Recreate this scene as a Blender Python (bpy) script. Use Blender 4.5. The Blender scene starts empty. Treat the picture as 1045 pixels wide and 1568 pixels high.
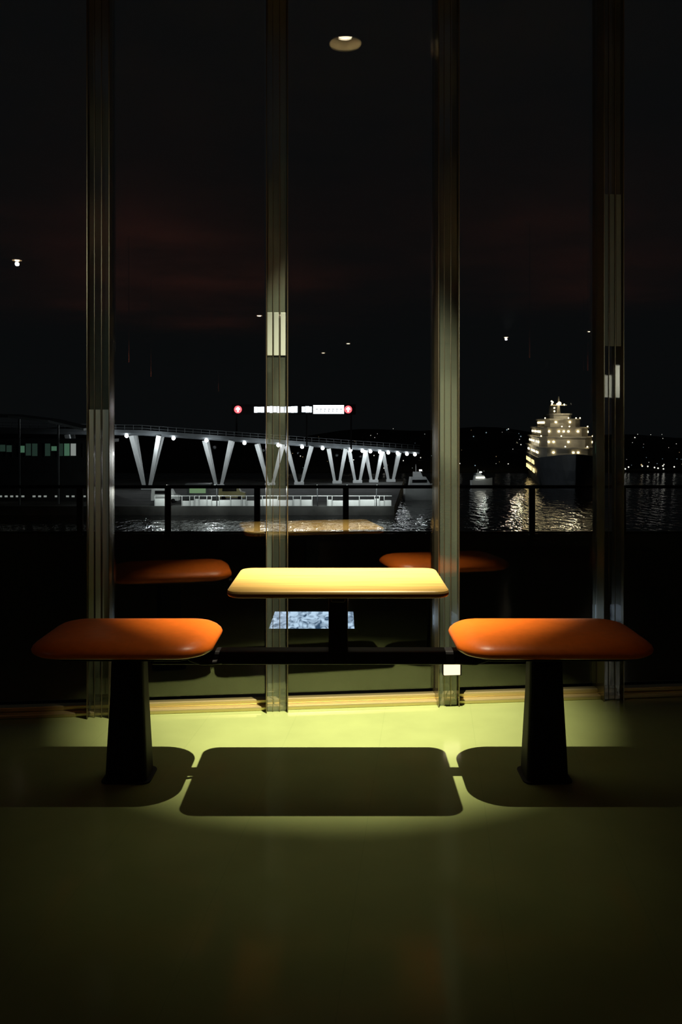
import bpy, bmesh, math, random
from mathutils import Vector, Matrix
random.seed(7)
sc=bpy.context.scene
sc.view_settings.view_transform='Standard'
try: sc.view_settings.look='None'
except: pass

# ---------------------------------------------------------------- materials
def newmat(name):
    m=bpy.data.materials.new(name); m.use_nodes=True
    nt=m.node_tree; b=nt.nodes.get('Principled BSDF')
    return m,nt,b
def pmat(name,col,rough=.5,metal=0,noise=0,scale=8,coat=0,spec=.5,bump=0,stretch=(1,1,1)):
    m,nt,b=newmat(name)
    b.inputs['Base Color'].default_value=(*col,1)
    b.inputs['Roughness'].default_value=rough
    b.inputs['Metallic'].default_value=metal
    b.inputs['Coat Weight'].default_value=coat
    b.inputs['Specular IOR Level'].default_value=spec
    if noise or bump:
        tc=nt.nodes.new('ShaderNodeTexCoord'); mp=nt.nodes.new('ShaderNodeMapping')
        mp.inputs['Scale'].default_value=stretch
        nt.links.new(tc.outputs['Object'],mp.inputs[0])
        n=nt.nodes.new('ShaderNodeTexNoise'); n.inputs['Scale'].default_value=scale; n.inputs['Detail'].default_value=5
        nt.links.new(mp.outputs[0],n.inputs['Vector'])
        if noise:
            r=nt.nodes.new('ShaderNodeValToRGB')
            r.color_ramp.elements[0].position=.3; r.color_ramp.elements[1].position=.7
            r.color_ramp.elements[0].color=(*[c*(1-noise) for c in col],1)
            r.color_ramp.elements[1].color=(*[min(1,c*(1+noise)) for c in col],1)
            nt.links.new(n.outputs['Fac'],r.inputs[0]); nt.links.new(r.outputs[0],b.inputs['Base Color'])
        if bump:
            bp=nt.nodes.new('ShaderNodeBump'); bp.inputs['Strength'].default_value=bump; bp.inputs['Distance'].default_value=.01
            nt.links.new(n.outputs['Fac'],bp.inputs['Height']); nt.links.new(bp.outputs[0],b.inputs['Normal'])
    return m
def emat(name,col,s,base=(.02,.02,.02)):
    m,nt,b=newmat(name)
    b.inputs['Base Color'].default_value=(*base,1)
    b.inputs['Emission Color'].default_value=(*col,1)
    b.inputs['Emission Strength'].default_value=s
    return m

# ---------------------------------------------------------------- mesh builder
class MB:
    def __init__(s): s.bm=bmesh.new()
    def face(s,vs,mi=0,smooth=False):
        try:
            f=s.bm.faces.new(vs); f.material_index=mi; f.smooth=smooth; return f
        except ValueError: return None
    def loft(s,rings,mi=0,smooth=False,caps=True,closed=True):
        R=[[s.bm.verts.new(p) for p in r] for r in rings]
        n=len(R[0])
        for a,b in zip(R[:-1],R[1:]):
            for i in range(n if closed else n-1):
                j=(i+1)%n; s.face([a[i],a[j],b[j],b[i]],mi,smooth)
        if caps:
            s.face(R[0][::-1],mi,smooth); s.face(R[-1],mi,smooth)
        return R
    def box(s,c,d,mi=0,rz=0,top=None):
        hx,hy,hz=d[0]/2,d[1]/2,d[2]/2
        t=top or (1,1)
        M=Matrix.Rotation(rz,3,'Z'); c=Vector(c)
        ring=lambda z,k:[c+M@Vector((x*k[0],y*k[1],z)) for x,y in((-hx,-hy),(hx,-hy),(hx,hy),(-hx,hy))]
        s.loft([ring(-hz,(1,1)),ring(hz,t)],mi)
    def beam(s,p0,p1,w,h,mi=0,w1=None,h1=None):
        p0=Vector(p0);p1=Vector(p1);d=(p1-p0).normalized()
        up=Vector((0,0,1)) if abs(d.z)<.9 else Vector((0,1,0))
        a=d.cross(up).normalized(); b=a.cross(d)
        w1=w if w1 is None else w1; h1=h if h1 is None else h1
        r=lambda p,w,h:[p+a*x*w/2+b*y*h/2 for x,y in((-1,-1),(1,-1),(1,1),(-1,1))]
        s.loft([r(p0,w,h),r(p1,w1,h1)],mi)
    def tube(s,pts,rads,n=16,mi=0,smooth=True,caps=True):
        rings=[]
        for i,p in enumerate(pts):
            p=Vector(p)
            q0=Vector(pts[max(0,i-1)]); q1=Vector(pts[min(len(pts)-1,i+1)])
            d=(q1-q0).normalized()
            up=Vector((0,0,1)) if abs(d.z)<.9 else Vector((0,1,0))
            a=d.cross(up).normalized(); b=a.cross(d)
            r=rads[i] if isinstance(rads,(list,tuple)) else rads
            rings.append([p+a*math.cos(t)*r+b*math.sin(t)*r for t in [2*math.pi*k/n for k in range(n)]])
        s.loft(rings,mi,smooth,caps)
    def ball(s,c,r,mi=0,u=8,v=5):
        ret=bmesh.ops.create_uvsphere(s.bm,u_segments=u,v_segments=v,radius=r,matrix=Matrix.Translation(c))
        for vv in ret['verts']:
            for f in vv.link_faces: f.material_index=mi; f.smooth=True
    def done(s,name,mats,bevel=0,parent=None,seg=2):
        bmesh.ops.recalc_face_normals(s.bm,faces=s.bm.faces)
        me=bpy.data.meshes.new(name); s.bm.to_mesh(me); s.bm.free()
        for m in (mats if isinstance(mats,list) else [mats]): me.materials.append(m)
        o=bpy.data.objects.new(name,me); sc.collection.objects.link(o)
        if bevel:
            b=o.modifiers.new('bevel','BEVEL'); b.width=bevel; b.segments=seg; b.limit_method='ANGLE'
        if parent: o.parent=parent
        return o
def empty(name,loc=(0,0,0)):
    e=bpy.data.objects.new(name,None); e.location=loc; sc.collection.objects.link(e); e.empty_display_size=.1; return e
def rrect(x0,x1,y0,y1,r,n=8,inset=0):
    x0+=inset;x1-=inset;y0+=inset;y1-=inset; r=max(r-inset,.005)
    out=[]
    for cx,cy,a0 in((x1-r,y1-r,0),(x0+r,y1-r,90),(x0+r,y0+r,180),(x1-r,y0+r,270)):
        for k in range(n+1):
            a=math.radians(a0+90*k/n); out.append((cx+r*math.cos(a),cy+r*math.sin(a)))
    return out
def light(name,kind,loc,power,col,parent=None,**kw):
    l=bpy.data.lights.new(name,kind); l.energy=power; l.color=col
    for k,v in kw.items(): setattr(l,k,v)
    o=bpy.data.objects.new(name,l); o.location=loc; sc.collection.objects.link(o)
    if parent: o.parent=parent
    return o
def aim(o,target):
    d=Vector(target)-o.location; o.rotation_euler=d.to_track_quat('-Z','Y').to_euler()

# ---------------------------------------------------------------- layout constants (metres)
S=.1; Y0=3.85                         # window wall runs along y = Y0 + S*x
ang=math.atan(S)
def gy(x,off=0): return Y0+S*x+off
CEIL=3.4; CAMH=1.27
XL,XR,YB=-10.,12.,-24.
nrm=Vector((-S,1,0)).normalized()
def mirrored(p):
    p=Vector(p); d=(p-Vector((0,Y0,0))).dot(nrm); return p-2*d*nrm

# ---------------------------------------------------------------- materials
m_floor,nt,b=newmat('green_floor')
tc=nt.nodes.new('ShaderNodeTexCoord'); mp=nt.nodes.new('ShaderNodeMapping')
mp.inputs['Rotation'].default_value=(0,0,math.radians(6)); mp.inputs['Location'].default_value=(.2,.0,0)
nt.links.new(tc.outputs['Object'],mp.inputs[0])
br=nt.nodes.new('ShaderNodeTexBrick'); br.offset=0
br.inputs['Scale'].default_value=1; br.inputs['Brick Width'].default_value=.38; br.inputs['Row Height'].default_value=30
br.inputs['Mortar Size'].default_value=.0015; br.inputs['Mortar Smooth'].default_value=.6
br.inputs['Color1'].default_value=(.335,.41,.16,1); br.inputs['Color2'].default_value=(.332,.407,.158,1); br.inputs['Mortar'].default_value=(.30,.375,.145,1)
nt.links.new(mp.outputs[0],br.inputs['Vector'])
ns=nt.nodes.new('ShaderNodeTexNoise'); ns.inputs['Scale'].default_value=3; ns.inputs['Detail'].default_value=6
nt.links.new(tc.outputs['Object'],ns.inputs['Vector'])
mx=nt.nodes.new('ShaderNodeMix'); mx.data_type='RGBA'; mx.blend_type='MULTIPLY'; mx.inputs[0].default_value=.35
nt.links.new(br.outputs['Color'],mx.inputs[6]); nt.links.new(ns.outputs['Fac'],mx.inputs[7])
nt.links.new(mx.outputs[2],b.inputs['Base Color'])
b.inputs['Roughness'].default_value=.13; b.inputs['Specular IOR Level'].default_value=.28
bp=nt.nodes.new('ShaderNodeBump'); bp.inputs['Strength'].default_value=.08; bp.inputs['Distance'].default_value=.004
nt.links.new(ns.outputs['Fac'],bp.inputs['Height']); nt.links.new(bp.outputs[0],b.inputs['Normal'])

m_wall=pmat('dark_wall_paint',(.05,.045,.045),.7,noise=.2,scale=2)
m_ceil=pmat('ceiling_paint',(.10,.08,.07),.8,noise=.75,scale=.6)
m_black=pmat('black_powder_coat',(.004,.004,.005),.6,noise=.2,scale=30,spec=.2)
m_table=pmat('yellow_laminate',(.96,.60,.18),.32,noise=.16,scale=6,stretch=(.6,9,1))
m_edge=pmat('table_edge',(.42,.16,.02),.4,noise=.1,scale=20)
m_seat=pmat('orange_leather',(.82,.17,.014),.36,noise=.06,scale=40,bump=.05,spec=.4)
m_brass=pmat('anodised_sill',(.66,.56,.27),.3,metal=.7)
m_strip=pmat('bronze_strip',(.22,.19,.12),.2,metal=.8)
m_hl_grey=pmat('highlight_grey',(.34,.40,.36),.35,metal=.2)  # tones of reflected streaks, used on the added fin plates
m_hl_olive=pmat('highlight_olive',(.16,.16,.09),.35,metal=.2)

def glassmat(name,tint,base,power=.95):
    m=bpy.data.materials.new(name); m.use_nodes=True; nt=m.node_tree; nt.nodes.clear()
    out=nt.nodes.new('ShaderNodeOutputMaterial'); t=nt.nodes.new('ShaderNodeBsdfTransparent'); t.inputs[0].default_value=(*tint,1)
    g=nt.nodes.new('ShaderNodeBsdfGlossy'); g.inputs['Roughness'].default_value=.0
    lw=nt.nodes.new('ShaderNodeLayerWeight'); lw.inputs[0].default_value=.5
    pw=nt.nodes.new('ShaderNodeMath'); pw.operation='POWER'; pw.inputs[1].default_value=5
    ma=nt.nodes.new('ShaderNodeMath'); ma.operation='MULTIPLY_ADD'; ma.inputs[1].default_value=power-base; ma.inputs[2].default_value=base
    nt.links.new(lw.outputs['Facing'],pw.inputs[0]); nt.links.new(pw.outputs[0],ma.inputs[0])
    mx=nt.nodes.new('ShaderNodeMixShader'); nt.links.new(ma.outputs[0],mx.inputs[0]); nt.links.new(t.outputs[0],mx.inputs[1]); nt.links.new(g.outputs[0],mx.inputs[2])
    nt.links.new(mx.outputs[0],out.inputs[0]); return m
m_glass=glassmat('window_glass',(.88,.90,.89),.09)
# glass fin: partly clear, partly frosted green, polished
m_fin=bpy.data.materials.new('frosted_glass_fin'); m_fin.use_nodes=True; nt=m_fin.node_tree
b=nt.nodes['Principled BSDF']; b.inputs['Base Color'].default_value=(.13,.16,.12,1); b.inputs['Roughness'].default_value=.02
b.inputs['Specular IOR Level'].default_value=1.0; b.inputs['IOR'].default_value=1.9
out=nt.nodes['Material Output']; t=nt.nodes.new('ShaderNodeBsdfTransparent'); mx=nt.nodes.new('ShaderNodeMixShader')
tc=nt.nodes.new('ShaderNodeTexCoord'); mp=nt.nodes.new('ShaderNodeMapping'); mp.inputs['Scale'].default_value=(1.5,1.5,1.1)
oi=nt.nodes.new('ShaderNodeObjectInfo'); va=nt.nodes.new('ShaderNodeVectorMath'); va.operation='ADD'
sc2=nt.nodes.new('ShaderNodeVectorMath'); sc2.operation='SCALE'; sc2.inputs['Scale'].default_value=30
nt.links.new(oi.outputs['Random'],sc2.inputs[0]); nt.links.new(sc2.outputs[0],va.inputs[1])
n=nt.nodes.new('ShaderNodeTexNoise'); n.inputs['Scale'].default_value=1.5; n.inputs['Detail'].default_value=1
mr=nt.nodes.new('ShaderNodeMapRange'); mr.inputs[1].default_value=.42; mr.inputs[2].default_value=.58; mr.inputs[3].default_value=.2; mr.inputs[4].default_value=.8
nt.links.new(tc.outputs['Object'],mp.inputs[0]); nt.links.new(mp.outputs[0],va.inputs[0]); nt.links.new(va.outputs[0],n.inputs['Vector']); nt.links.new(n.outputs['Fac'],mr.inputs[0])
nt.links.new(mr.outputs[0],mx.inputs[0]); nt.links.new(t.outputs[0],mx.inputs[1]); nt.links.new(b.outputs[0],mx.inputs[2]); nt.links.new(mx.outputs[0],out.inputs[0])

# ---------------------------------------------------------------- room shell
def slab(name,pts,z0,z1,mat):
    m=MB(); m.loft([[(x,y,z0) for x,y in pts],[(x,y,z1) for x,y in pts]]); return m.done(name,mat)
slab('floor',[(XL,YB),(XR,YB),(XR,gy(XR,.12)),(XL,gy(XL,.12))],-.12,0,m_floor)
m=MB(); m.box((XL-.1,(YB+gy(XL))/2,CEIL/2),(.2,gy(XL)-YB+.2,CEIL)); m.done('wall_left',m_wall)
m=MB(); m.box((XR+.1,(YB+gy(XR))/2,CEIL/2),(.2,gy(XR)-YB+.2,CEIL)); m.done('wall_right',m_wall)
m=MB(); m.box(((XL+XR)/2,YB-.1,CEIL/2),(XR-XL+.4,.2,CEIL)); m.done('wall_back',m_wall)

# downlight positions: first one hangs over the table
LAMP=Vector((.20,2.98,CEIL))
lamps=[(LAMP.x,LAMP.y,.088)]
for vx,vd in((-4.2,11.0),(-1.60,16.6),(-1.18,16.6),(.19,22.3),(-.53,25.2),(4.03,20.7),(5.68,19.4)):
    p=mirrored((vx,vd,CEIL)); lamps.append((p.x,p.y,.06))
bm=bmesh.new(); edges=[]
def loop(pts):
    vs=[bm.verts.new((x,y,CEIL)) for x,y in pts]
    for i in range(len(vs)): edges.append(bm.edges.new((vs[i],vs[(i+1)%len(vs)])))
loop([(XL-.2,YB-.2),(XR+.2,YB-.2),(XR+.2,gy(XR,.15)),(XL-.2,gy(XL,.15))])
for x,y,r in lamps: loop([(x+r*math.cos(a),y+r*math.sin(a)) for a in [2*math.pi*k/32 for k in range(32)]])
bmesh.ops.triangle_fill(bm,use_beauty=True,use_dissolve=False,edges=edges,normal=(0,0,-1))
me=bpy.data.meshes.new('ceiling'); bm.to_mesh(me); bm.free(); me.materials.append(m_ceil)
o=bpy.data.objects.new('ceiling',me); sc.collection.objects.link(o)

m_can=pmat('downlight_reflector',(.85,.72,.45),.35,noise=.05)
m_bulb=emat('lamp_disc',(1,.85,.58),17)
m_bulb2=emat('lamp_dome_far',(1,.82,.6),16)
for i,(x,y,r) in enumerate(lamps):
    m=MB(); N=40
    def ring(q,z): return [(x+q*math.cos(2*math.pi*k/N),y+q*math.sin(2*math.pi*k/N),CEIL+z) for k in range(N)]
    prof=[(r*1.03,-.002),(r*1.03,-.006),(r,-.006),(r*.97,.0),(r*.9,.025),(r*.75,.038),(r*.5,.041)]
    m.loft([ring(q,z) for q,z in prof],0,True,caps=False)
    if i==0:
        m.loft([ring(r*.5,.040),ring(r*.5,.039)],1)
    else:
        q=.030 if i==1 else .042
        m.loft([ring(q,.04),ring(q,-.002),ring(q*.85,-.012),ring(q*.5,-.018),ring(.006,-.02)],1,True)
    d=m.done('ceiling_downlight',[m_can,m_bulb if i==0 else m_bulb2])
    if i==0:
        L=light('lamp_beam','SPOT',(x,y,CEIL-.015),1600,(1,.87,.62),d,spot_size=math.radians(41),spot_blend=1.0,shadow_soft_size=.012)
        aim(L,(.0,3.80,0))
        L=light('lamp_spill','SPOT',(x,y,CEIL-.015),34,(1,.88,.62),d,spot_size=math.radians(43),spot_blend=1.0,shadow_soft_size=.012)
        aim(L,(.0,2.98,0))

# ---------------------------------------------------------------- window wall
R=math.sqrt(1+S*S)
cent=[-.29+.767*k for k in range(-13,17)]
cent=[c for c in cent if XL<c<XR]
m_n=0
def pane(a,c):
    global m_n
    m_n+=1; x=(a+c)/2
    mm=MB(); mm.box((x,gy(x),(CEIL+.06)/2),((c-a)*R-.106,.010,CEIL-.065),0,ang); mm.done('window_%d'%m_n,m_glass)
for a,c in zip(cent[:-1],cent[1:]):
    if a<-3 or c>4.2: continue
    pane(a,c)
pane(XL,[q for q in cent if q>=-3][0]); pane([q for q in cent if q<=4.2][-1],XR)
for c in cent:
    if not -3.<c<4.2: continue
    e=empty('window_mullion',(c,gy(c),0)); e.rotation_euler=(0,0,ang)
    f=MB(); f.box((0,.0,CEIL/2),(.088,.13,CEIL)); f.done('glass_fin',m_fin,.004,e)
    f=MB()
    for sx in(-.0465,.0465): f.box((sx,-.02,CEIL/2),(.004,.13,CEIL-.002))
    f.box((.012,-.067,CEIL/2),(.003,.006,CEIL-.002)); f.box((-.018,-.067,CEIL/2),(.002,.006,CEIL-.002))
    f.done('edge_strips',m_strip,0,e)
    # plates added on the fins' inner face in place of reflected highlights
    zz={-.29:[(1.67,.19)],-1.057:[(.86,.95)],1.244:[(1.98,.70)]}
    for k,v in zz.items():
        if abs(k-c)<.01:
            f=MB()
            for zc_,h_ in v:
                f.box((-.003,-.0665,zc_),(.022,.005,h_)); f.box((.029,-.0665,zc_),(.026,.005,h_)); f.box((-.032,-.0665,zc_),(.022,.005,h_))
            f.done('highlight_plate',m_hl_grey if k!=1.244 else m_hl_olive,.001,e)
mm=MB(); cx=(XL+XR)/2; Lh=(XR-XL)*R
mm.box((cx,gy(cx,-.005),.009),(Lh,.09,.018),0,ang)
mm.box((cx,gy(cx,.01),.028),(Lh,.045,.020),0,ang)
mm.done('trim_1',m_brass,.004)
m=MB(); m.box((.498,gy(.498)-.088,.182),(.084,.030,.072),0,ang)  # small glowing box added on the fin in place of a reflected glow
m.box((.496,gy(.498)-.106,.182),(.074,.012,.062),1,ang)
m.done('reflected_glow_box',[m_black,emat('reflected_glow',(1,.82,.50),1.5)],.002)

# ---------------------------------------------------------------- dining table set
tbl=empty('dining_table',(0,3.03,0))
TX0,TX1,TY0,TY1=-.382,.362,2.80-3.03,3.265-3.03
m=MB(); rings=[]
for z,ins in((.694,.012),(.697,.004),(.702,0),(.710,0)): rings.append([(x,y,z) for x,y in rrect(TX0,TX1,TY0,TY1,.05,8,ins)])
m.loft(rings,1,False)
rings=[]
for z,ins in((.710,0),(.7165,.0015),(.7195,.006),(.7205,.014)): rings.append([(x,y,z) for x,y in rrect(TX0,TX1,TY0,TY1,.05,8,ins)])
m.loft(rings,0,False)
m.done('table_top',[m_table,m_edge],0,tbl)
m=MB(); m.box((-.01,.06,.565),(.07,.07,.24)); m.box((-.01,.03,.686),(.42,.26,.014)); 
m.beam((-.01,-.1,.67),(-.01,.16,.67),.05,.03); m.done('table_post',m_black,.006,tbl)
m=MB(); m.box((-.01,.06,.428),(1.36,.068,.05)); m.done('support_beam',m_black,.01,tbl)

for cx0,cx1,pc in((-1.075,-.444,-.765),(.402,1.085,.735)):
    c=(cx0+cx1)/2; hw=(cx1-cx0)/2
    st=empty('dining_stool',(c,3.07,0)); px=pc-c
    m=MB(); rings=[]
    prof=[(.468,.070),(.472,.040),(.479,.016),(.487,.003),(.496,0),(.506,.005),(.516,.016),(.525,.034),(.531,.058),(.5345,.09),(.536,.13),(.5365,.18)]
    for z,ins in prof: rings.append([(x,y,z) for x,y in rrect(-hw,hw,-.228,.224,.20 if ins>.12 else .12,10,ins)])
    m.loft(rings,0,True); m.done('seat_cushion',m_seat,0,st)
    m=MB(); m.loft([[(x,y,z) for x,y in rrect(-hw+.08,hw-.08,-.15,.15,.05,5)] for z in(.454,.470)]); m.done('seat_pan',m_black,.004,st)
    m=MB(); rings=[]
    for z,w,dd in((.0,.150,.13),(.10,.143,.12),(.3,.124,.10),(.44,.116,.09),(.456,.17,.14)):
        rings.append([(px+x,y,z) for x,y in rrect(-w/2,w/2,-dd/2,dd/2,.02,4)])
    m.loft(rings,0); m.done('pedestal',m_black,0,st)
    m=MB(); m.loft([[(px+x,y,z) for x,y in rrect(-.088,.088,-.078,.078,.03,6)] for z in(0,.006)]); m.done('base_plate',m_black,.002,st)
    sgn=1 if c<0 else -1
    m=MB(); m.tube([(sgn*.20,-.05,.46),(sgn*.225,-.05,.435),(sgn*.26,-.04,.42),(sgn*.30,-.03,.418),(sgn*.33,-.02,.418)],.009,10); m.done('bracket',m_black,0,st)

# ---------------------------------------------------------------- terrace outside
m_terr=pmat('terrace_paving',(.005,.005,.005),.75,noise=.3,scale=3,spec=.12)
TZ=-.35
slab('terrace_floor',[(XL-8,gy(XL,.16)),(XR+8,gy(XR,.16)),(XR+8,12.6),(XL-8,12.6)],TZ-.3,TZ,m_terr)
m=MB(); ry=12.35; top=.364
m.beam((-14,ry,top),(14,ry,top),.07,.045); m.beam((-14,ry,-.30),(14,ry,-.30),.04,.03)
for px in(-7.8,-6.5,-5.1,-3.8,-2.52,-1.22,.07,1.4,2.78,4.1,5.4,6.7,8.):
    m.beam((px,ry,TZ),(px,ry,top),.085,.05)
m.done('terrace_railing',m_black)
m_sky,nt,b=newmat('rippled_lit_glass')
tc=nt.nodes.new('ShaderNodeTexCoord'); mp=nt.nodes.new('ShaderNodeMapping'); mp.inputs['Scale'].default_value=(9,2.5,1); mp.inputs['Rotation'].default_value=(0,0,.3)
n=nt.nodes.new('ShaderNodeTexNoise'); n.inputs['Scale'].default_value=1.6; n.inputs['Detail'].default_value=3; n.inputs['Distortion'].default_value=1.5
r=nt.nodes.new('ShaderNodeValToRGB'); r.color_ramp.elements[0].position=.36; r.color_ramp.elements[1].position=.60
r.color_ramp.elements[0].color=(.03,.07,.14,1); r.color_ramp.elements[1].color=(.60,.78,1,1)
nt.links.new(tc.outputs['Object'],mp.inputs[0]); nt.links.new(mp.outputs[0],n.inputs['Vector']); nt.links.new(n.outputs['Fac'],r.inputs[0])
nt.links.new(r.outputs[0],b.inputs['Emission Color']); b.inputs['Emission Strength'].default_value=1.3
m=MB(); m.box((-.23,6.94,TZ+.012),(.68,.62,.02),0)
for a,bx in(((-.58,6.94),(.03,.68)),((.12,6.94),(.03,.68))): m.box((a[0],a[1],TZ+.013),(bx[0],bx[1],.026),1)
for yy in(6.615,7.265): m.box((-.23,yy,TZ+.013),(.73,.03,.026),1)
m.done('terrace_skylight',[m_sky,m_black])

# ---------------------------------------------------------------- harbour
WZ=-14.
m_water,nt,b=newmat('harbour_water')
b.inputs['Base Color'].default_value=(.001,.0015,.0025,1); b.inputs['Roughness'].default_value=.06; b.inputs['IOR'].default_value=1.33
tc=nt.nodes.new('ShaderNodeTexCoord'); mp=nt.nodes.new('ShaderNodeMapping'); mp.inputs['Scale'].default_value=(.8,.3,1)
n=nt.nodes.new('ShaderNodeTexNoise'); n.inputs['Scale'].default_value=1.; n.inputs['Detail'].default_value=3
bp=nt.nodes.new('ShaderNodeBump'); bp.inputs['Strength'].default_value=1; bp.inputs['Distance'].default_value=.24
nt.links.new(tc.outputs['Object'],mp.inputs[0]); nt.links.new(mp.outputs[0],n.inputs['Vector']); nt.links.new(n.outputs['Fac'],bp.inputs['Height']); nt.links.new(bp.outputs[0],b.inputs['Normal'])
m=MB(); m.face([m.bm.verts.new(p) for p in((-300,14,WZ),(300,14,WZ),(300,280,WZ),(-300,280,WZ))]); m.done('harbour_water',m_water)

m_quay=pmat('quay_concrete',(.05,.05,.048),.8,noise=.6,scale=.25)
QZ=-12.5
slab('quay',[(-120,143),(9,143),(16,215),(-120,215)],WZ-1,QZ-.01,m_quay)
m_white=pmat('white_steel',(.75,.77,.78),.45,noise=.05,scale=1)
m_grey=pmat('bridge_deck_steel',(.10,.11,.12),.5,noise=.3,scale=.3)
m_lw=emat('white_lamp',(.95,.97,1),14)
m=MB(); x=-31.5
while x<8.3:
    w=random.choice([.8,1.3,1.9,2.6]); w=min(w,8.6-x); h=random.uniform(.85,1.25)
    if random.random()<.88: m.box((x+w/2,143.6,QZ+h/2),(w-.18,.12,h))
    m.box((x,143.5,QZ+.85),(.09,.09,1.7)); x+=w
m.beam((-31.5,143.6,QZ+1.7),(8.6,143.6,QZ+1.7),.1,.09)
m.done('quay_fence',m_white)
def D(x): return 180+25*(x+41.5)/54.5
def top_z(x): 
    t=(x+41.5)/54.5; return -.8-4.4*t if t>0 else -.8-1.2*t
br=empty('footbridge',(0,0,0))
cols=[-53,-41.2,-26.9,-16,-9.6,-.9,3.9,7.8,12.0]
for i,x in enumerate(cols):
    m=MB(); y=D(x); tz=top_z(x); s=2.9 if i<5 else 2.0
    for sg in(-1,1):
        for dy in(-1.6,1.6):
            m.beam((x+sg*.55,y,QZ+.3),(x+sg*s,y+dy,tz-.2),.6,.6,0,.95,.9)
    m.box((x,y,QZ+.3),(2.2,1.6,.6))
    m.done('v_column_%d'%(i+1),m_white,0,br)
m=MB(); xs=[-75,-60,-48,-41.5,-30,-20,-10,0,7,13,19]
rings=[]
for x in xs:
    z=top_z(x); y=D(x); rings.append([(x,y-3.2,z+.25),(x,y-2.2,z-.25),(x,y+2.2,z-.25),(x,y+3.2,z+.25),(x,y+3.2,z+.9),(x,y-3.2,z+.9)])
m.loft(rings,0); m.done('deck',m_grey,0,br)
m=MB()
for x0,x1 in zip(xs[:-1],xs[1:]):
    for h in(1.3,1.9): m.beam((x0,D(x0)-3.1,top_z(x0)+h),(x1,D(x1)-3.1,top_z(x1)+h),.08,.08)
    n_=int((x1-x0)/1.5)
    for k in range(n_):
        x=x0+(x1-x0)*k/n_; z=top_z(x0)+(top_z(x1)-top_z(x0))*k/n_; m.beam((x,D(x)-3.1,z+.8),(x,D(x)-3.1,z+1.9),.08,.08)
m.done('handrail',m_grey,0,br)
m=MB()
lx=[-44.4,-35.5,-29,-21.2,-14,-8.8,-4.2,2.2,5.0,6.9,9.2,11.2,13.5,15.8,17.8]
for x in lx: m.ball((x,D(x)-3.0,top_z(x)-.35),.42)
m.done('deck_lamps',m_lw,0,br)
for i,x in enumerate([-47,-38,-27,-17,-9.6,-.9,4.5,9.5]):
    light('deck_floodlight_%d'%i,'POINT',(x,D(x)-5.5,top_z(x)-1.6),800 if i<5 else 700,(.93,.97,1),br,shadow_soft_size=.3)
m_sw=emat('reflected_sign_white',(.85,.92,1),5); m_sr=emat('reflected_sign_red',(1,.10,.12),3)
sg=MB(); y=188; zc=1.27+23*.1446  # lit board added outdoors in place of an interior sign's reflection
def sx(px): return (px-522.5)*.1446
sg.box(((sx(355)+sx(545))/2,y+.3,zc),(sx(545)-sx(355),.3,2.3),0)
for px in(362,412,470,538): sg.beam((sx(px),y+.5,top_z(sx(px))),(sx(px),y+.5,zc),.35,.35,0)
def blocks(a,b,h,mi):
    x=sx(a); 
    while x<sx(b)-.2:
        w=random.uniform(.5,1.0); w=min(w,sx(b)-x)
        sg.box((x+w/2,y+.08,zc+random.uniform(-.05,.05)),(w-.1,.12,h*random.uniform(.85,1)),mi); x+=w
blocks(389,405,1.4,1); blocks(408,456,1.5,1); blocks(462,478,1.4,1)
sg.box(((sx(480)+sx(527))/2,y+.08,zc),(sx(527)-sx(480),.12,1.9),1)
for k in range(7):
    x=sx(483)+k*.9; sg.box((x+.35,y-.0,zc+.1),(.5,.06,.14),0); sg.box((x+.3,y-.0,zc-.35),(.12,.06,.5),0)
for px in(364.5,533.5):
    sg.tube([(sx(px),y+.1,zc),(sx(px),y-.02,zc)],.85,20,2,False)
    sg.box((sx(px),y-.08,zc-.15),(.28,.08,.8),1); sg.beam((sx(px)-.42,y-.08,zc+.0),(sx(px),y-.08,zc+.45),.08,.25,1); sg.beam((sx(px)+.42,y-.08,zc+.0),(sx(px),y-.08,zc+.45),.08,.25,1)
sg.done('reflected_sign_board',[m_black,m_sw,m_sr])

# terminal building on left
m_gw=emat('green_lit_window',(.35,.8,.5),.2); m_gw2=emat('dim_lit_window',(.3,.6,.45),.06); m_ww=emat('white_lit_window',(.8,.85,.8),.4)
m_bld=pmat('dark_facade',(.03,.032,.034),.7,noise=.3,scale=.5)
m=MB(); y=152
m.box((-63,y+8,-7.3),(36,16,10.4),0); m.box((-63,y+7,-1.8),(38,18,.6),0)
def Z(py,d): return CAMH-(py-650)*d/1300
for k in range(30):
    x=-79+k*1.15
    if x>-45.3: break
    if random.random()<.8: m.box((x,y-.02,Z(687,152)+random.uniform(-.2,.1)),(.95,.1,random.choice([2.6,2.2,1.2,.8])),random.choice([1,1,3,3,2]))
    m.box((x+.55,y-.06,Z(687,152)),(.12,.12,3),0)
for k in range(34):
    x=-79+k*1.0
    if x>-45.5: break
    if random.random()<.6: m.box((x,y-.02,Z(760,152)+.0),(.5,.1,.3),2)
m.done('terminal_building',[m_bld,m_gw,m_ww,m_gw2])
m=MB(); pts=[(-62,142,2.6),(-55,143,2.4),(-49,145,1.6),(-44,148,.2)]
m.loft([[(p[0],p[1]-3,p[2]),(p[0],p[1]+3,p[2]+.3),(p[0],p[1]+3,p[2]+.6),(p[0],p[1]-3,p[2]+.4)] for p in pts])
for p in pts[:3]: m.beam((p[0],p[1]+2,QZ),(p[0],p[1]+2,p[2]+.1),.3,.3)
m.done('entrance_canopy',m_grey)

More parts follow.
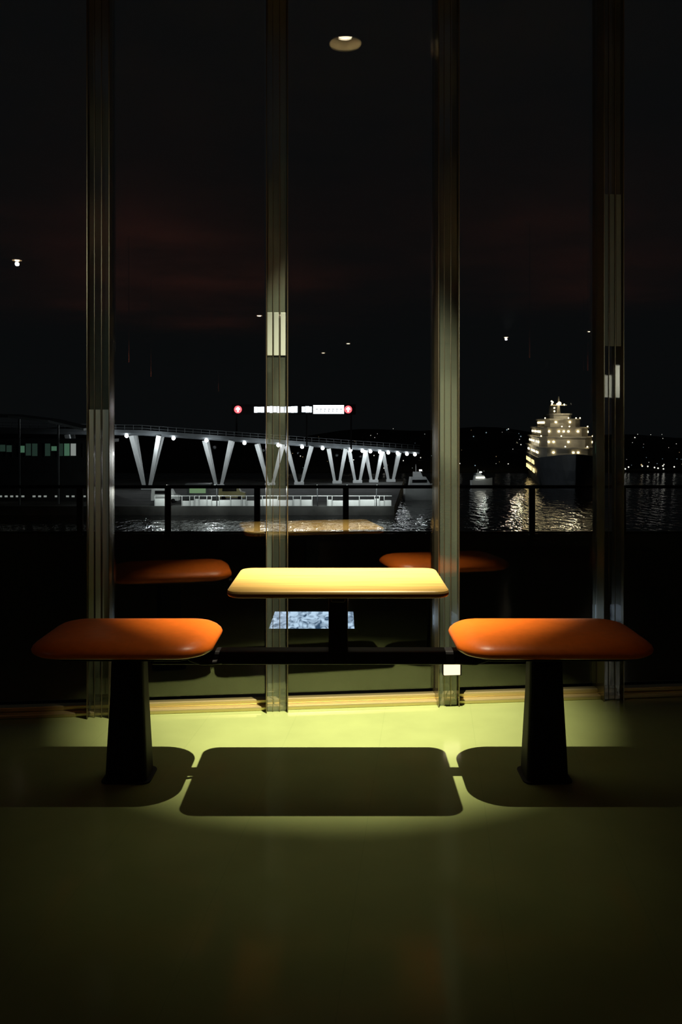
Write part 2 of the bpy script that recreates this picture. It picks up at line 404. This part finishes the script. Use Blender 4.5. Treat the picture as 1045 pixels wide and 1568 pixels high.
def van(x,y,mat,nm):
    m=MB(); m.loft([[(x+a,y+w,QZ+b) for a,b in((-2.4,.4),(2.4,.4),(2.4,1.3),(1.6,1.5),(1.1,2.4),(-2.3,2.4),(-2.4,1.2))] for w in(-.95,.95)],0)
    for wx in(-1.5,1.5):
        m.tube([(x+wx,y-1.0,QZ+.38),(x+wx,y+1.0,QZ+.38)],.38,14,1)
    m.box((x-.4,y-.96,QZ+1.85),(2.6,.03,.6),1); return m.done(nm,[mat,m_black])
van(-31.0,150,m_white,'parked_van'); van(-20,156,pmat('yellow_paint',(.3,.26,.1),.4),'parked_van')
m=MB(); m.box((-26.5,158,QZ+1.3),(4,2.5,2.6),0); m.box((-26.5,158,QZ+2.7),(4.6,3.1,.2),1); m.box((-26.5,156.7,QZ+1.6),(3,.1,1.),2); m.done('quay_kiosk',[m_grey,m_grey,emat('kiosk_window',(.6,1,.5),.3)])
for i,(x,y) in enumerate([(-29,142.8),(-21,142.8),(-12,142.8),(-4,142.8),(1,142.8),(6,142.8)]):  # lamp posts added with arms over the water to light the fence
    p=MB(); p.tube([(x,y+.5,QZ),(x,y+.5,QZ+3.2),(x,y,QZ+3.6),(x,y-1.5,QZ+3.6)],.07,8); p.ball((x,y-1.6,QZ+3.5),.22,1); o=p.done('added_quay_lamp',[m_grey,m_lw])
    light('added_fence_light','POINT',(x,y-1.8,QZ+3.1),750,(.95,1,.95),o,shadow_soft_size=.2)

def boat(nm,x,y,L,H,ang_,lit):
    e=empty(nm,(x,y,WZ)); e.rotation_euler=(0,0,ang_)
    m=MB(); rings=[]
    for t in[0,.15,.35,.6,.8,.93,1]:
        u=-L/2+L*t; w=L*.13*(1-max(0,t-.45)**2*3.2); w=max(w,.05); sh=H*.45*(1+.35*t*t)
        rings.append([(u,-w,sh),(u,-w*.75,-.2),(u,w*.75,-.2),(u,w,sh)])
    m.loft(rings,0)
    m.loft([[(-L*.38,-L*.10,H*.45),(L*.22,-L*.09,H*.5),(L*.22,L*.09,H*.5),(-L*.38,L*.10,H*.45)],[(-L*.34,-L*.09,H*.78),(L*.08,-L*.07,H*.78),(L*.08,L*.07,H*.78),(-L*.34,L*.09,H*.78)]],0)
    m.loft([[(-L*.25,-L*.06,H*.78),(0,-L*.06,H*.78),(0,L*.06,H*.78),(-L*.25,L*.06,H*.78)],[(-L*.25,-L*.06,H*.95),(-L*.06,-L*.05,H*.95),(-L*.06,L*.05,H*.95),(-L*.25,L*.06,H*.95)]],0)
    m.tube([(-L*.18,0,H*.95),(-L*.18,0,H*1.2)],.08,6,0)
    m.box((-L*.1,-L*.097,H*.64),(L*.4,.12,H*.1),1); m.box((-L*.05,0,H*1.0),(.5,.5,.3),2)
    return m.done('hull_and_cabin',[m_white,m_black if not lit else emat('cabin_glow',(1,.95,.8),3),emat('mast_lamp',(1,1,.95),3)],0,e)
boat('motor_yacht',16.5,172,7.5,6.,.15,False)
boat('motor_boat',34.5,208,5.5,3.6,.2,True)
light('mooring_light','POINT',(16,168,-8),80,(.9,.95,1),shadow_soft_size=.2)
light('mooring_light_b','POINT',(34.5,204.5,-10),110,(1,1,.9),shadow_soft_size=.2)

# ---------------------------------------------------------------- cruise ship
ship=empty('cruise_ship',(54.0,196,WZ)); ship.rotation_euler=(0,0,math.radians(-9))
m_hull=pmat('ship_hull',(.10,.11,.13),.45,noise=.2,scale=.4); m_sup=pmat('ship_superstructure',(.52,.49,.43),.5,noise=.25,scale=.5)
m_warm=emat('warm_ship_light',(1,.78,.42),11); m_gold=emat('gold_deck_light',(1,.70,.28),3.0)
LS=66
def hwid(u,z):
    b=min(1,(max(u+ (z*3.0),0)/17))**.65; return max(.06,7.4*b*(.86+.14*z))
m=MB(); rings=[]
for u in[-3,-1,1,4,8,13,20,34,55,LS]:
    r=[]
    for z,zz in((0,-1),(.35,2.2),(.7,4.6),(1,7.+max(0,(14-u))*.09)):
        uu=max(u,-3*z); r.append((hwid(u,z) if u>-3*z else .06,uu,zz))
    rings.append([(-x,y,z) for x,y,z in r[::-1]]+[(x,y,z) for x,y,z in r])
m.loft(rings,0); m.done('hull',m_hull,0,ship)
m=MB()
tiers=[(15,7.0,7,9.6),(17.5,6.6,9.6,12.2),(21,6.0,12.2,14.6),(26,4.6,14.6,16.8),(30,2.8,16.8,18.2)]
for u0,w,z0,z1 in tiers:
    pl=[(-w,65-(z0-7)),(-w,u0+3),(-w*.7,u0+.8),(0,u0),(w*.7,u0+.8),(w,u0+3),(w,65-(z0-7))]
    m.loft([[(x,y,z0) for x,y in pl],[(x,y,z1-.35) for x,y in pl]],0)
    po=[(x*1.06,y-(.5 if y<60 else 0)) for x,y in pl]; m.loft([[(x,y,z1-.35) for x,y in po],[(x,y,z1) for x,y in po]],0)
m.tube([(0,38,18.2),(0,38,23)],[.5,.15],8,0); m.beam((-2.2,38,20.6),(2.2,38,20.6),.25,.25,0)
m.tube([(0,50,18.0),(0,51,21.0)],[1.8,1.5],14,0)
m.done('superstructure',m_sup,0,ship)
m=MB()
for ti,(u0,w,z0,z1) in enumerate(tiers[:4]):
    y=u0+3.5
    while y<62-(z0-7):
        if random.random()<.6: m.box((-w-.05,y,z0+1.2),(.12,1.3,.5),0)
        if random.random()<.5: m.box((w+.05,y,z0+1.2),(.12,1.3,.5),0)
        y+=2.8
    x=-w*.66
    while x<w*.66:
        if random.random()<(.3,.35,.8,.45)[ti]: m.box((x,u0+.0+abs(x)/w*1.0,z0+1.3),(.42,.35,.36),0)
        x+=1.2
for k in range(12):
    a=random.choice(tiers); m.ball((random.uniform(-a[1],a[1]),a[0]-.2+random.random()*2,a[3]+.15),.18,0,6,4)
for k in range(9): m.ball((random.uniform(-2.2,2.2),37+random.random()*2,18.6+random.random()*3.6),.24,0,6,4)
m.ball((0,36,21.0),.5,0)
m.done('deck_lights',m_warm,0,ship)
m=MB()
for y in range(28,64,2):
    for z in(3.0,5.2): 
        if random.random()<.75: m.box((-7.25,y,z),(.12,1.2,1.1),0)
m.done('lower_deck_glow',m_gold,0,ship)
for p,w in(((0,12,15),750),((-2,24,19.6),700),((2,26,20.6),700),((-11,45,10),1100)):
    light('ship_floodlight','POINT',p,w,(1,.84,.58),ship,shadow_soft_size=.3)

# ---------------------------------------------------------------- far shore with city lights
m_hill=pmat('hillside',(.006,.007,.006),.9,noise=.4,scale=.05)
m=MB(); N=60; rows=[]
SH=272
def hill(x,d):
    t=(d-SH)/160; return WZ+.6+t*(10.6+2.2*math.sin(x*.03)+1.2*math.sin(x*.09+1))
for d in(SH,290,320,360,432,520): rows.append([m.bm.verts.new((-300+600*i/N,d,hill(-300+600*i/N,d) if d<500 else -20)) for i in range(N+1)])
for a,b_ in zip(rows[:-1],rows[1:]):
    for i in range(N): m.face([a[i],a[i+1],b_[i+1],b_[i]],0,True)
wall=[m.bm.verts.new((v.co.x,SH,WZ-1)) for v in rows[0]]
for i in range(N): m.face([wall[i],wall[i+1],rows[0][i+1],rows[0][i]])
m.done('far_shore_hill',m_hill)
m=MB()
for k in range(90):
    d=SH+155*random.random()**1.4; px=random.choice([random.uniform(440,800),random.uniform(940,1080),random.uniform(430,800)])
    x=(px-522)*d/1300; r=d/1300*random.choice([.3,.4,.5,.9]); m.ball((x,d,hill(x,d)+random.uniform(.5,2.2)),r,random.choice([0,0,1,2]),6,4)
for k in range(10):
    x=random.uniform(88,110); m.ball((x,SH,WZ+random.uniform(1.,2.6)),.25,random.choice([0,1]),6,4)
m.done('city_lights',[emat('city_white',(1,.95,.85),1.6),emat('city_warm',(1,.7,.35),.8),emat('city_cool',(.6,.85,1),.6)])

# ---------------------------------------------------------------- interior things reflected in the glass, and added lamps
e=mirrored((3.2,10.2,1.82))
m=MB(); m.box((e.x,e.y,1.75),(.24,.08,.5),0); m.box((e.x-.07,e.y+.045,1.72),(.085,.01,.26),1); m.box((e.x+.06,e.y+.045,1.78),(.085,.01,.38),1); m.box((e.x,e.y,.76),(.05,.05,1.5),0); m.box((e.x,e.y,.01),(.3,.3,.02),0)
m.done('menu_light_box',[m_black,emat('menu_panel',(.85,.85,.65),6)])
for vx,vd,pw in((-2.4,9.6,9),(-2.8,12.5,12),(-1.0,13.,7),(-4.2,15.5,8),(-2.6,18,8),(2.0,9.0,4),(3.2,11,6),(4.0,14,7)):  # red uplights added to redden the reflected ceiling
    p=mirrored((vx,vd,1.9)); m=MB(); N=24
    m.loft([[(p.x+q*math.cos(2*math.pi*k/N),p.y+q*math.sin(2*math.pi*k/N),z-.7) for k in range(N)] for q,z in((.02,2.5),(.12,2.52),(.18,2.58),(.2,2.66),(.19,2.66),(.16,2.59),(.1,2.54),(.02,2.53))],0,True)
    m.tube([(p.x,p.y,1.83),(p.x,p.y,CEIL)],.003,8,0); o=m.done('added_red_uplight',m_black)
    l=light('added_uplight_glow','AREA',(p.x,p.y,1.965),pw,(1,.25,.12),o,size=.3); l.rotation_euler=(math.pi,0,0)
m=MB(); m.box((-7,-2,CEIL-.03),(1.3,1.3,.05),0); m.box((-7,-2,CEIL-.057),(1.2,1.2,.006),1)  # out-of-frame panel added as fill for the fins and floor
o=m.done('added_fill_panel',[m_black,emat('fill_panel_glow',(.8,.9,1),.4)])
l=light('fill_panel_lamp','AREA',(-7,-2,CEIL-.07),7,(.8,.9,1),o,size=1.15)
# narrow beams added at far downlights to brighten the fins
for i,pw,tg in((1,180,(-.7,3.85,1.75)),(6,170,(1.1,3.9,2.1))):
    x,y,r=lamps[i]; l=light('added_fin_beam_%d'%i,'SPOT',(x,y,CEIL-.05),pw,(.92,1,.88),spot_size=math.radians(19 if i==1 else 12),spot_blend=1,shadow_soft_size=.02); aim(l,tg)

# ---------------------------------------------------------------- world
w=bpy.data.worlds.new('night'); sc.world=w; w.use_nodes=True
w.node_tree.nodes['Background'].inputs[0].default_value=(.0040,.0045,.0050,1); w.node_tree.nodes['Background'].inputs[1].default_value=1

# ---------------------------------------------------------------- camera
cam=bpy.data.cameras.new('camera'); co=bpy.data.objects.new('camera',cam); sc.collection.objects.link(co)
co.location=(0,0,CAMH); co.rotation_euler=(math.radians(90),0,0)
cam.sensor_fit='VERTICAL'; cam.sensor_height=36; cam.sensor_width=24; cam.lens=1300/1568*36
cam.shift_y=-134/1568; cam.clip_end=2000; cam.clip_start=.05
sc.camera=co
